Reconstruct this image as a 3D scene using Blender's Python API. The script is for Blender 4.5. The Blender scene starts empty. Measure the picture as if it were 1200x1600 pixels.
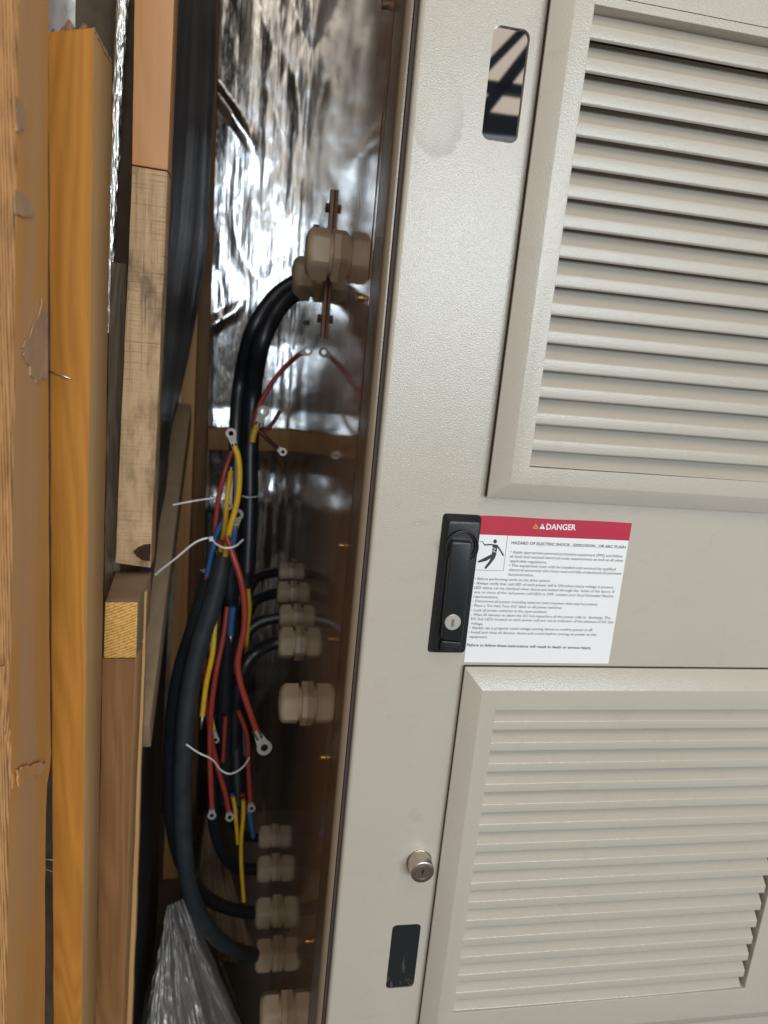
import bpy, bmesh, math, random
from mathutils import Vector, Matrix, noise
random.seed(4)
S = bpy.context.scene
COL = S.collection
# ------------------------------------------------------------------ camera, world, lights
F = 1150.0                                   # focal length in pixels of the 1200x1600 photograph
R = [[0.9803784710250121, -0.09309209144633912, -0.17375821149173376],
     [0.048896406923676514, 0.9687590882727803, -0.2431357034226887],
     [0.19096385768153587, 0.22986885695769627, 0.9543024225371894]]
CAM = Vector((-0.12646, -0.75, 1.6))
cd = bpy.data.cameras.new('camera'); cam = bpy.data.objects.new('camera', cd); COL.objects.link(cam)
cd.sensor_fit = 'VERTICAL'; cd.sensor_height = 36; cd.lens = F/1600*36
cd.clip_start = 0.02; cd.clip_end = 60
cd.dof.use_dof = True; cd.dof.focus_distance = 0.78; cd.dof.aperture_fstop = 6
def w(v): return Vector((v[0], v[2], -v[1]))
xr = w(R[0]); yu = -w(R[1]); zb = -w(R[2])
cam.matrix_world = Matrix(((xr.x, yu.x, zb.x, CAM.x), (xr.y, yu.y, zb.y, CAM.y), (xr.z, yu.z, zb.z, CAM.z), (0, 0, 0, 1)))
S.camera = cam
def ray(px, py):
    a, b = (px-600)/F, (py-800)/F
    return w([R[0][i]*a+R[1][i]*b+R[2][i] for i in range(3)])
def P(px, py, Y=0.0):
    """point of the place seen at that spot, at distance Y behind the door's face"""
    d = ray(px, py); return CAM+d*((Y-CAM.y)/d.y)
def W(px, py, X=0.0):
    """the same on the cabinet's side wall"""
    d = ray(px, py); return CAM+d*((X-CAM.x)/d.x)
def pxm(p):                                  # metres per photo pixel at a point
    return (w(R[2]).dot(p-CAM))/F

wd = bpy.data.worlds.new('World'); S.world = wd; wd.use_nodes = True
bg = wd.node_tree.nodes['Background']; bg.inputs[0].default_value = (1.0, 0.85, 0.69, 1); bg.inputs[1].default_value = 0.31

def area(name, loc, target, sx, sy, power, col):
    l = bpy.data.lights.new(name, 'AREA'); l.shape = 'RECTANGLE'; l.size = sx; l.size_y = sy
    l.energy = power; l.color = col
    o = bpy.data.objects.new(name, l); COL.objects.link(o); o.location = loc
    o.rotation_euler = (Vector(target)-Vector(loc)).to_track_quat('-Z', 'Y').to_euler()
    return o
area('daylight_opening', (1.25, -4.5, 2.25), (1.25, 0, 2.25), 3.4, 1.40, 165, (0.80, 0.92, 1.0))
area('overhead_fill', (0.6, -2.6, 4.6), (0.1, 0.0, 1.3), 2.6, 2.0, 26, (1.0, 0.88, 0.72))  # soft warm fill lamp added overhead, not a fitting of the room
def mirror_pt(px, py, y, plane=.0032):
    a = P(px, py, plane); d = ray(px, py); d = Vector((d.x, -d.y, d.z)); return a+d*((y-a.y)/d.y)
q0, q1 = mirror_pt(800, 20, -4.7), mirror_pt(790, 178, -4.7)
area('roof_light', Vector((1.0, -4.7, (q0.z+q1.z)/2+.25)), Vector((1.0, 0, (q0.z+q1.z)/2+.25)), 3.4, abs(q0.z-q1.z)+.5, 11, (1.0, .86, .70))

S.view_settings.view_transform = 'Standard'; S.view_settings.look = 'None'
S.view_settings.exposure = 0.12; S.view_settings.gamma = 1
S.cycles.max_bounces = 8

# ------------------------------------------------------------------ materials
class N:
    def __init__(s, name):
        s.m = bpy.data.materials.new(name); s.m.use_nodes = True
        s.t = s.m.node_tree; s.b = s.t.nodes['Principled BSDF']
        s.tc = s.t.nodes.new('ShaderNodeTexCoord')
    def n(s, typ, **kw):
        o = s.t.nodes.new(typ)
        for k, v in kw.items(): setattr(o, k, v)
        return o
    def l(s, a, b): s.t.links.new(a, b)
    def mp(s, sc, loc=(0, 0, 0), src='Object'):
        m = s.n('ShaderNodeMapping'); m.inputs['Scale'].default_value = sc; m.inputs['Location'].default_value = loc
        s.l(s.tc.outputs[src], m.inputs[0]); return m.outputs[0]
    def noise(s, vec, scale=1, detail=4, rough=.6, dist=0):
        o = s.n('ShaderNodeTexNoise'); o.inputs['Scale'].default_value = scale; o.inputs['Detail'].default_value = detail
        o.inputs['Roughness'].default_value = rough; o.inputs['Distortion'].default_value = dist
        s.l(vec, o.inputs['Vector']); return o.outputs['Fac']
    def ramp(s, fac, stops):
        r = s.n('ShaderNodeValToRGB'); e = r.color_ramp.elements
        while len(e) < len(stops): e.new(.5)
        for k, (p, c) in enumerate(stops):
            e[k].position = p; e[k].color = (*c, 1) if len(c) == 3 else c
        s.l(fac, r.inputs[0]); return r.outputs[0]
    def mix(s, f, a, b, typ='MIX'):
        m = s.n('ShaderNodeMix', data_type='RGBA', blend_type=typ)
        for inp, v in ((m.inputs[0], f), (m.inputs[6], a), (m.inputs[7], b)):
            if isinstance(v, (float, int)): inp.default_value = v
            elif isinstance(v, tuple): inp.default_value = (*v, 1)
            else: s.l(v, inp)
        return m.outputs[2]
    def math(s, op, a, b=0.0, clamp=False):
        m = s.n('ShaderNodeMath', operation=op); m.use_clamp = clamp
        for inp, v in ((m.inputs[0], a), (m.inputs[1], b)):
            if isinstance(v, (float, int)): inp.default_value = v
            else: s.l(v, inp)
        return m.outputs[0]
    def bump(s, h, strength, dist, prev=None):
        b = s.n('ShaderNodeBump'); b.inputs['Strength'].default_value = strength; b.inputs['Distance'].default_value = dist
        s.l(h, b.inputs['Height'])
        if prev: s.l(prev, b.inputs['Normal'])
        s.l(b.outputs[0], s.b.inputs['Normal']); return b.outputs[0]
    def set(s, **kw):
        for k, v in kw.items():
            k = k.replace('_', ' ')
            if isinstance(v, tuple): s.b.inputs[k].default_value = (*v, 1)
            elif isinstance(v, (float, int)): s.b.inputs[k].default_value = v
            else: s.l(v, s.b.inputs[k])
        return s
def plain(name, col, rough=.5, metal=0.0, var=.12, scale=40, bump=0.0, **kw):
    a = N(name); f = a.noise(a.mp((1, 1, 1)), scale, 5)
    c = a.ramp(f, [(.3, tuple(x*(1-var) for x in col)), (.7, tuple(min(1, x*(1+var)) for x in col))])
    a.set(Base_Color=c, Metallic=metal, **kw)
    a.set(Roughness=a.math('MULTIPLY_ADD', f, .2) if False else rough)
    if bump: a.bump(a.noise(a.mp((1, 1, 1)), scale*8, 3), bump, .0006)
    return a.m

def paint_material(name, smudge=False):
    a = N(name)
    big = a.noise(a.mp((1, 1, 1)), 4, 5)
    col = a.ramp(big, [(.3, (.488, .442, .378)), (.7, (.518, .470, .402))])
    scuff = a.ramp(a.noise(a.mp((9, 9, 14), (2, 7, 1)), 3, 8, .75, .6), [(.56, (0,)*3), (.72, (.22,)*3)])
    col = a.mix(scuff, col, (.30, .26, .21))
    if smudge:                                # a dried dirty blotch left of the upper pane
        m = a.mp((1/.027, 0, 1/.042), (-.040/.027, 0, -1.812/.042))
        ln = a.n('ShaderNodeVectorMath', operation='LENGTH')
        nz = a.n('ShaderNodeTexNoise'); nz.inputs['Scale'].default_value = 1.4; nz.inputs['Detail'].default_value = 5
        a.l(m, nz.inputs['Vector'])
        ad = a.n('ShaderNodeVectorMath', operation='MULTIPLY_ADD'); a.l(nz.outputs['Color'], ad.inputs[0])
        ad.inputs[1].default_value = (1.1, 0, 1.1); a.l(m, ad.inputs[2])
        sb = a.n('ShaderNodeVectorMath', operation='SUBTRACT'); a.l(ad.outputs[0], sb.inputs[0]); sb.inputs[1].default_value = (.55, 0, .55)
        a.l(sb.outputs[0], ln.inputs[0])
        ring = a.ramp(ln.outputs['Value'], [(0, (.2,)*3), (.6, (.45,)*3), (.85, (.75,)*3), (.93, (.55,)*3), (1.0, (0,)*3)])
        low = a.n('ShaderNodeSeparateXYZ'); a.l(m, low.inputs[0])
        side = a.math('MULTIPLY_ADD', low.outputs[0], .5); side.node.inputs[2].default_value = .15; side.node.use_clamp = True
        dn = a.math('MULTIPLY_ADD', low.outputs[2], -.6); dn.node.inputs[2].default_value = .3; dn.node.use_clamp = True
        k = a.math('MULTIPLY', ring, a.math('ADD', a.math('MULTIPLY', side, .35), a.math('MULTIPLY', dn, .5)))
        col = a.mix(k, col, (.24, .20, .13))
        rg = a.math('MULTIPLY_ADD', k, .25); rg.node.inputs[2].default_value = .20
        a.set(Roughness=rg)
    else: a.set(Roughness=.22)
    a.set(Base_Color=col, Specular_IOR_Level=.5)
    peel = a.noise(a.mp((1, 1, 1)), 680, 2, .5)
    wav = a.noise(a.mp((1, 1, 1)), 22, 2)
    n1 = a.bump(wav, .05, .004)
    a.bump(peel, .5, .0006, n1)
    return a.m
PAINT = paint_material('textured grey beige paint', True)
PAINT2 = paint_material('textured grey beige paint of the louvres')

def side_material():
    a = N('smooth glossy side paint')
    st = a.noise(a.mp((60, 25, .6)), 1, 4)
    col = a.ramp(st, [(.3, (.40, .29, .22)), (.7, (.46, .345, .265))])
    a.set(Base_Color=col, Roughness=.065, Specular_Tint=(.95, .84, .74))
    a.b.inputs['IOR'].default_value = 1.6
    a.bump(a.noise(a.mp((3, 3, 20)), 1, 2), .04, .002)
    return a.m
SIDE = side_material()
def edge_paint():
    a = N('glossy folded frame paint'); a.set(Base_Color=(.21, .16, .11), Roughness=.25)
    a.bump(a.noise(a.mp((1, 1, 1)), 400, 2), .4, .0006); return a.m
EDGE = edge_paint()

def wood(name, c1, c2, grain=(70, 70, 3.0), ringscale=9, rough=.72, dirt=None, sawn=0.0, spec=.35, stain=None, mult=75):
    a = N(name)
    v = a.mp((ringscale, ringscale, ringscale*.13))
    warp = a.noise(v, 1.0, 3, .5, .4)
    rings = a.n('ShaderNodeMath', operation='SINE'); a.l(a.math('MULTIPLY', warp, mult), rings.inputs[0])
    rr = a.math('MULTIPLY_ADD', rings.outputs[0], .5); rr.node.inputs[2].default_value = .5
    fine = a.noise(a.mp(grain), 3.0, 6, .7)
    speck = a.noise(a.mp((grain[0]*4, grain[1]*4, grain[2]*9)), 1.5, 4, .7)
    fine = a.math('ADD', a.math('MULTIPLY', fine, .7), a.math('MULTIPLY', speck, .3))
    f = a.math('ADD', a.math('MULTIPLY', rr, .26), a.math('MULTIPLY', fine, .74))
    col = a.ramp(f, [(.18, c2), (.45, tuple((x+y)/2 for x, y in zip(c1, c2))), (.8, c1)])
    if dirt:
        d1 = a.noise(a.mp((12, 12, 7)), 1, 5, .7)
        horiz = a.noise(a.mp((8, 8, 420)), 1, 4, .75)
        vert = a.noise(a.mp((420, 420, 10)), 1, 4, .75)
        cr = a.math('MAXIMUM', horiz, vert)
        k = a.ramp(a.math('MULTIPLY', cr, a.math('MULTIPLY_ADD', d1, 1.0)), [(.54, (0,)*3), (.78, (.85,)*3)])
        col = a.mix(k, col, dirt)
        patch = a.ramp(a.noise(a.mp((22, 22, 9), (3, 1, 2)), 1, 4, .7), [(.50, (0,)*3), (.66, (.6,)*3)])
        col = a.mix(patch, col, tuple(x*.8 for x in dirt))
    if stain:
        kk = a.ramp(a.noise(a.mp((14, 14, 2.6), (5, 3, 1)), 1, 3, .5), [(.50, (0,)*3), (.60, (.5,)*3)])
        col = a.mix(kk, col, stain)
    a.set(Base_Color=col, Roughness=rough, Specular_IOR_Level=spec)
    b1 = a.bump(f, .35, .0012)
    if sawn: a.bump(a.noise(a.mp((6, 6, 380)), 1, 3, .6), sawn, .0012, b1)
    return a.m
PINE = wood('orange pine', (.50, .205, .028), (.33, .12, .011), ringscale=6, mult=190)
PINE_SIDE = wood('brown pine side', (.58, .35, .16), (.44, .255, .11), ringscale=4)
BEECH = wood('smooth pale timber', (.52, .255, .105), (.44, .205, .078), ringscale=5, rough=.55)
WEATHER = wood('weathered sawn timber', (.56, .37, .21), (.38, .24, .125), dirt=(.05, .036, .026), sawn=.7)
def end_grain():
    a = N('end grain'); sx_ = a.n('ShaderNodeSeparateXYZ'); a.l(a.tc.outputs['Object'], sx_.inputs[0])
    nz = a.noise(a.mp((30, 30, 30)), 1, 4); z = a.math('MULTIPLY_ADD', sx_.outputs[0], -.42); a.l(sx_.outputs[2], z.node.inputs[2])
    ph = a.math('MULTIPLY_ADD', z, 1700.0); a.l(a.math('MULTIPLY', nz, 9), ph.node.inputs[2])
    f = a.math('ADD', a.math('MULTIPLY', a.math('SINE', ph), .2), a.noise(a.mp((260, 260, 260)), 1, 4))
    a.set(Base_Color=a.ramp(f, [(.25, (.40, .18, .035)), (.6, (.66, .36, .09)), (.85, (.74, .45, .14))]), Roughness=.75); a.bump(f, .4, .0008); return a.m
ENDG = end_grain()
REDW = wood('reddish timber', (.28, .13, .045), (.16, .068, .022), grain=(90, 90, 2), ringscale=9, mult=110)
PALEW = wood('pale sawn edge', (.50, .30, .13), (.40, .22, .09), ringscale=5)
GREYW = wood('dull grey brown timber', (.36, .25, .155), (.27, .185, .11), ringscale=4)
DARKW = wood('old brown timber', (.24, .135, .065), (.15, .08, .038), ringscale=7)
ROUGHW = wood('dark rough timber', (.16, .12, .075), (.035, .028, .02), grain=(90, 90, 4), ringscale=22)
PLYF = wood('plywood face', (.74, .37, .115), (.58, .27, .075), ringscale=3, rough=.6, stain=(.56, .36, .24))
def ply_edge():
    a = N('plywood layers')
    w_ = a.noise(a.mp((0.6, 0.6, 6)), 1, 4, .6)
    sx = a.n('ShaderNodeSeparateXYZ'); a.l(a.tc.outputs['Object'], sx.inputs[0])
    x = a.math('MULTIPLY_ADD', sx.outputs[0], 3400.0); a.l(a.math('MULTIPLY', w_, 9), x.node.inputs[2])
    sn = a.math('SINE', x)
    gr = a.noise(a.mp((200, 200, 30)), 1, 4)
    f = a.math('ADD', a.math('MULTIPLY', sn, .28), gr)
    a.set(Base_Color=a.ramp(f, [(.15, (.16, .07, .025)), (.42, (.40, .20, .075)), (.8, (.60, .31, .11))]), Roughness=.8)
    a.bump(f, .6, .0012); return a.m
PLYE = ply_edge()
VENEER = plain('torn mauve veneer', (.50, .31, .19), .7, var=.2, scale=30, bump=.4)

def foil_material(name, base, rough, bscale=1.0, strength=.8, metal=1.0, dull=None, big=.25, zs=1.3):
    a = N(name)
    v1 = a.noise(a.mp((55*bscale, 55*bscale, zs)), 1, 4, .55, .15)
    v2 = a.noise(a.mp((13, 13, 5)), 1.0, 3, .5)
    v3 = a.noise(a.mp((160, 160, 90)), 1, 3, .6)
    col = a.ramp(v1, [(.30, tuple(x*.4 for x in base)), (.36, tuple(x*.85 for x in base)), (.5, base)])  # dark vertical streaks in the colour stand in for dark reflections
    if dull: col = a.mix(a.ramp(v2, [(.45, (0,)*3), (.6, (1,)*3)]), col, dull)
    a.set(Base_Color=col, Metallic=metal, Roughness=a.ramp(v3, [(.3, (rough*.7,)*3), (.7, (rough*1.7,)*3)]))
    n1 = a.bump(v1, strength, .008)
    n2 = a.bump(v2, big, .03, n1)
    a.bump(v3, strength*.3, .0012, n2)
    return a.m
FOIL = foil_material('crinkled silver foil', (.52, .53, .55), .15, strength=.24, big=.18)
FOIL_DULL = foil_material('dull crumpled foil', (.27, .25, .235), .30, .25, .3, .35, big=.35, zs=4)
FOIL_TAPE = foil_material('bright crumpled foil tape', (.95, .95, .93), .30, 4, .35)
def membrane():
    a = N('black plastic membrane')
    st = a.noise(a.mp((10, 10, 1.0)), 1, 3, .5)
    a.set(Base_Color=a.ramp(st, [(.3, (.06, .06, .066)), (.7, (.10, .10, .108))]), Roughness=.40, Specular_IOR_Level=1.0)
    n1 = a.bump(st, .45, .012); a.bump(a.noise(a.mp((300, 300, 10)), 1, 3), .15, .0006, n1); return a.m
MEMB = membrane()
BROWNPLA = plain('brown plastic wrap', (.24, .165, .10), .35, var=.3, scale=9, bump=.2, Coat_Weight=.3)
BLACKCAB = plain('black cable sheath', (.014, .016, .021), .38, var=.3, scale=30, bump=.15, Specular_IOR_Level=.6)
GREYCAB = plain('charcoal cable sheath', (.026, .032, .038), .42, var=.25, scale=30, bump=.15, Specular_IOR_Level=.6)
BLACKPL = plain('black moulded plastic', (.013, .015, .018), .33, var=.15, scale=60, bump=.2)
RED = plain('red wire insulation', (.30, .038, .028), .42, var=.15, scale=50)
DRED = plain('dark red wire insulation', (.12, .02, .02), .5, var=.15, scale=50)
YEL = plain('yellow wire insulation', (.66, .40, .02), .42, var=.12, scale=50)
BLU = plain('blue wire insulation', (.035, .12, .33), .42, var=.12, scale=50)
TIN = plain('tinned copper lug', (.40, .37, .33), .5, 1.0, var=.15, scale=80)
NYL = plain('grey beige nylon', (.56, .445, .31), .42, var=.05, scale=20, Subsurface_Weight=0.0)
NYL_D = plain('dark gland rubber', (.05, .045, .04), .6)
BRASS = plain('brassy threaded stud', (.72, .55, .30), .3, 1.0)
COPPER = plain('brown earthing strip', (.17, .085, .05), .45, .5, var=.2)
TIE = plain('white nylon tie', (.62, .60, .58), .4, var=.05)
DARK = plain('dark gap gasket', (.05, .035, .028), .8)
VOID = plain('dark inside of the cabinet', (.015, .014, .013), .9)
STEEL = plain('satin nickel', (.60, .54, .47), .3, 1.0, var=.08, scale=90)
PAPER = plain('white label film', (.86, .86, .87), .42, var=.02, scale=15)
REDLAB = plain('crimson print', (.48, .012, .045), .42, var=.04, scale=15)
INK = plain('grey black print', (.035, .033, .035), .6)
WHITEINK = plain('white print', (.85, .85, .85), .5)
YELINK = plain('amber print', (.72, .36, .02), .5)
PANE = N('black acrylic').set(Base_Color=(.012, .014, .02), Roughness=.02, IOR=4.0)
PANE = PANE.m
def smear():
    a = N('smeared black acrylic')
    f = a.noise(a.mp((34, 34, 20)), 1, 4, .5, 1.6)
    z = a.n('ShaderNodeSeparateXYZ'); a.l(a.tc.outputs['Object'], z.inputs[0])
    k = a.math('MULTIPLY', a.ramp(f, [(.53, (0,)*3), (.56, (.5,)*3), (.585, (.03,)*3), (.67, (.03,)*3), (.70, (.35,)*3)]),
               a.ramp(z.outputs[2], [(.0, (1,)*3), (.052, (1,)*3), (.062, (0,)*3)]))
    a.set(Base_Color=a.mix(k, (.018, .021, .023), (.16, .15, .145)), Roughness=.16)
    return a.m
PANE2 = smear()
CONC = plain('dusty floor', (.10, .08, .06), .85, var=.3, scale=6)

# ------------------------------------------------------------------ object helpers
def mesh_obj(name, bm, mat, parent=None, smooth=False, base=True, angle=None):
    me = bpy.data.meshes.new(name)
    bmesh.ops.recalc_face_normals(bm, faces=bm.faces[:]) if name not in FLAT else None
    if base is not None:
        if base is True:
            xs = [v.co.x for v in bm.verts]; ys = [v.co.y for v in bm.verts]; zs = [v.co.z for v in bm.verts]
            b = Vector(((min(xs)+max(xs))/2, (min(ys)+max(ys))/2, min(zs)))
        else: b = Vector(base)
        if parent is None or base is True:
            bmesh.ops.translate(bm, vec=-b, verts=bm.verts[:])
    else: b = Vector((0, 0, 0))
    bm.to_mesh(me); bm.free()
    for m in (mat if isinstance(mat, (list, tuple)) else [mat]): me.materials.append(m)
    if smooth:
        me.shade_smooth()
        if angle: me.set_sharp_from_angle(angle=math.radians(angle))
    o = bpy.data.objects.new(name, me); COL.objects.link(o)
    o.location = b
    if parent is not None:
        o.parent = parent; bpy_world = parent.get('_w', None)
        o.location = b-Vector(WPOS[parent.name])
    WPOS[o.name] = tuple(b)
    return o
FLAT = set(); WPOS = {}
def empty(name, loc, label, cat, group=None, kind=None):
    o = bpy.data.objects.new(name, None); COL.objects.link(o); o.location = loc; o.empty_display_size = .02
    WPOS[o.name] = tuple(loc); tag(o, label, cat, group, kind); return o
def tag(o, label=None, cat=None, group=None, kind=None):
    if label: o['label'] = label
    if cat: o['category'] = cat
    if group: o['group'] = group
    if kind: o['kind'] = kind
    return o
def add_hex(bm, f4, b4, cuts=0):
    """solid from a front quad and a back quad (TL,TR,BR,BL)"""
    vs = [bm.verts.new(p) for p in f4]+[bm.verts.new(p) for p in b4]
    fs = [(3, 2, 1, 0), (4, 5, 6, 7), (0, 1, 5, 4), (1, 2, 6, 5), (2, 3, 7, 6), (3, 0, 4, 7)]
    return [bm.faces.new([vs[i] for i in f]) for f in fs]
def rough_edges(bm, bev=.0012, amp=.0008, cuts=14, freq=18):
    bmesh.ops.recalc_face_normals(bm, faces=bm.faces[:])
    long_e = sorted(bm.edges, key=lambda e: -e.calc_length())[:4]
    if cuts: bmesh.ops.subdivide_edges(bm, edges=long_e, cuts=cuts, use_grid_fill=True)
    sharp = [e for e in bm.edges if len(e.link_faces) == 2 and e.calc_face_angle(0) > .6]
    bmesh.ops.bevel(bm, geom=sharp, offset=bev, segments=2, affect='EDGES', profile=.5, clamp_overlap=True)
    for v in bm.verts:
        n = noise.noise_vector(v.co*freq)+.5*noise.noise_vector(v.co*freq*4)
        v.co += n*amp
def board(name, quad, Y, thick, mat, label, cat='timber', bev=.0012, amp=.0008, backshift=(0, 0, 0), Yb=None, parent=None, cuts=40, group=None):
    f = [P(x, y, Y if Yb is None or i < 2 else Yb) for i, (x, y) in enumerate(quad)]
    b = [p+Vector((0, thick, 0))+Vector(backshift) for p in f]
    bm = bmesh.new(); add_hex(bm, f, b); rough_edges(bm, bev, amp, cuts)
    o = mesh_obj(name, bm, mat, parent, smooth=True, angle=30)
    if parent is None: tag(o, label, cat, group)
    return o
def bx(bm, x0, x1, y0, y1, z0, z1):
    f = [Vector((x0, y0, z1)), Vector((x1, y0, z1)), Vector((x1, y0, z0)), Vector((x0, y0, z0))]
    return add_hex(bm, f, [p+Vector((0, y1-y0, 0)) for p in f])
def bevel_all(bm, off, seg=2):
    bmesh.ops.recalc_face_normals(bm, faces=bm.faces[:])
    sharp = [e for e in bm.edges if len(e.link_faces) == 2 and e.calc_face_angle(0) > .4]
    bmesh.ops.bevel(bm, geom=sharp, offset=off, segments=seg, affect='EDGES', profile=.5, clamp_overlap=True)
def spline(pts, n=10):
    pts = [Vector(p) for p in pts]; q = [2*pts[0]-pts[1]]+pts+[2*pts[-1]-pts[-2]]; out = []
    for i in range(1, len(q)-2):
        for k in range(n):
            t = k/n; a, b, c, d = q[i-1:i+3]
            out.append(.5*((2*b)+(c-a)*t+(2*a-5*b+4*c-d)*t*t+(3*b-a-3*c+d)*t**3))
    out.append(pts[-1]); return out
def tube(bm, path, r, seg=14, r_end=None, cap=True):
    path = [Vector(p) for p in path]; up = None; rings = []
    for i, p in enumerate(path):
        t = (path[min(i+1, len(path)-1)]-path[max(i-1, 0)]).normalized()
        if up is None: up = t.orthogonal().normalized()
        up = (up-t*up.dot(t)).normalized(); s = t.cross(up)
        rr = r if not callable(r) else r(i/(len(path)-1))
        rings.append([bm.verts.new(p+(up*math.cos(a)+s*math.sin(a))*rr) for a in [2*math.pi*k/seg for k in range(seg)]])
    for A, B in zip(rings, rings[1:]):
        for k in range(seg): bm.faces.new((A[k], A[(k+1) % seg], B[(k+1) % seg], B[k]))
    if cap: bm.faces.new(rings[0][::-1]); bm.faces.new(rings[-1])
def lathe(bm, prof, origin, axis, seg=40, ref=None):
    """prof: (distance along axis, radius, hexness, phase)"""
    axis = Vector(axis).normalized(); u = Vector(ref or (0, 1, 0)); u = (u-axis*u.dot(axis)).normalized(); v = axis.cross(u)
    rings = []
    for d, r, h in prof:
        ring = []
        for k in range(seg):
            a = 2*math.pi*k/seg; m = (a % (math.pi/3))-math.pi/6
            rr = r*((1-h)+h*(math.cos(math.pi/6)/math.cos(m))/.93)
            ring.append(bm.verts.new(Vector(origin)+axis*d+(u*math.cos(a)+v*math.sin(a))*rr))
        rings.append(ring)
    for A, B in zip(rings, rings[1:]):
        for k in range(seg): bm.faces.new((A[k], A[(k+1) % seg], B[(k+1) % seg], B[k]))
    bm.faces.new(rings[0][::-1]); bm.faces.new(rings[-1])

# ------------------------------------------------------------------ setting
bm = bmesh.new(); bx(bm, -4, 4, -6, 3, -.1, 0); tag(mesh_obj('floor', bm, CONC), kind='structure')
bm = bmesh.new(); bx(bm, -2, 1.4, .12, 3, 3.2, 3.3); tag(mesh_obj('shading_ceiling', bm, DARKW), kind='structure')  # unseen cover added to keep ambient light out of the cavity

bm = bmesh.new(); bx(bm, -.95, -.9, -.1, 3, 0, 3.2); tag(mesh_obj('wall', bm, DARKW), 'added unseen brown wall behind the timber at the left, closing off stray light', 'wall', kind='structure')  # unseen, added to stop light leaking into the cavity from the left
for k, (a, b, wd_) in enumerate((((826, 38), (758, 108), .055), ((830, 78), (752, 178), .075), ((745, 130), (840, 143), .06), ((735, 190), (835, 200), .13))):  # last, widest bar is added to darken the low part of the pane
    a, b = mirror_pt(*a, -4.3), mirror_pt(*b, -4.3); d = (b-a).normalized(); n_ = Vector((-d.z, 0, d.x))*wd_/2
    a -= d*.5; b += d*.1; f = [a-n_, a+n_, b+n_, b-n_]; bm = bmesh.new(); add_hex(bm, f, [p-Vector((0, .08, 0)) for p in f])
    tag(mesh_obj('roof_beam', bm, VOID), 'dark roof beam reflected in the upper black pane, the widest one added', 'beam', 'roof beams reflected in the pane')
# ------------------------------------------------------------------ the cabinet
cab = empty('equipment_cabinet', (.6, .6, 0), 'tall grey beige steel electrical cabinet with louvred door, black handle and danger label', 'cabinet')
YB = 1.42
# side wall, folded frame, gap
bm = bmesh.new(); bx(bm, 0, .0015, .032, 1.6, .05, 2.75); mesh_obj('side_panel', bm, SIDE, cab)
bm = bmesh.new()
# folded corner post: flat flange along the side, rounded nose, extruded in z
prof = [(.001, .070), (-.0004, .070), (-.0005, .0135)]+[(.0062-.0067*math.cos(a), .0130-.0072*math.sin(a)) for a in [math.pi/2*k/8 for k in range(1, 9)]]+[(.0070, .0060), (.0078, .026), (.002, .034)]
lo = [bm.verts.new((x, y, .05)) for x, y in prof]; hi = [bm.verts.new((x, y, 2.75)) for x, y in prof]
for k in range(len(prof)): j = (k+1) % len(prof); bm.faces.new((lo[k], lo[j], hi[j], hi[k]))
bm.faces.new(lo); bm.faces.new(hi[::-1])
mesh_obj('corner_post', bm, EDGE, cab, smooth=True, angle=50)
bm = bmesh.new(); bx(bm, .0082, .03, .0072, .033, .05, 2.75); mesh_obj('door_seal', bm, DARK, cab)
bm = bmesh.new(); bx(bm, -.0006, -.0001, .0715, .0722, .2, 2.7); bx(bm, -.0008, -.0001, .093, .0938, 1.66, 1.83)
mesh_obj('panel_seam', bm, DARK, cab)

# door sheet: outline and holes as a filled curve
def curve_plate(name, outline, holes, y0, thick, bevel, mat, parent, radius=0):
    cu = bpy.data.curves.new(name, 'CURVE'); cu.dimensions = '2D'; cu.fill_mode = 'BOTH'
    for pts in [outline]+holes:
        s = cu.splines.new('POLY'); s.points.add(len(pts)-1); s.use_cyclic_u = True
        for p, (x, z) in zip(s.points, pts): p.co = (x, z, 0, 1)
    cu.extrude = thick/2
    o = bpy.data.objects.new('tmp', cu); COL.objects.link(o)
    dg = bpy.context.evaluated_depsgraph_get(); me = bpy.data.meshes.new_from_object(o.evaluated_get(dg))
    bpy.data.objects.remove(o)
    bm = bmesh.new(); bm.from_mesh(me)
    for v in bm.verts: v.co = Vector((v.co.x, y0+thick/2-v.co.z, v.co.y))
    bmesh.ops.remove_doubles(bm, verts=bm.verts[:], dist=1e-6)
    bmesh.ops.recalc_face_normals(bm, faces=bm.faces[:])
    xmin = min(v.co.x for v in bm.verts)
    fr_ = lambda e: all(abs(v.co.y-y0) < 1e-6 for v in e.verts) and len(e.link_faces) == 2 and e.calc_face_angle(0) > .7
    edge = [e for e in bm.edges if fr_(e) and all(v.co.x < xmin+.003 for v in e.verts)]
    bmesh.ops.bevel(bm, geom=edge, offset=bevel, segments=6, affect='EDGES', profile=.5, clamp_overlap=False)
    r = mesh_obj(name, bm, mat, parent, smooth=True, angle=35, base=(0, 0, 0))
    return r
def rrect(x0, x1, z0, z1, r, n=6):
    out = []
    for cx, cz, a0 in ((x1-r, z1-r, 0), (x0+r, z1-r, 90), (x0+r, z0+r, 180), (x1-r, z0+r, 270)):
        for k in range(n+1):
            a = math.radians(a0+90*k/n); out.append((cx+r*math.cos(a), cz+r*math.sin(a)))
    return out
XD = .0122
doorholes = [rrect(.0838, .1202, 1.7945, 1.8937, .0075), rrect(.0850, .1218, .7925, .8893, .006),
             rrect(.170, .94, 1.465, 1.935, .001), rrect(.172, .63, .735, 1.195, .001)]
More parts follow.
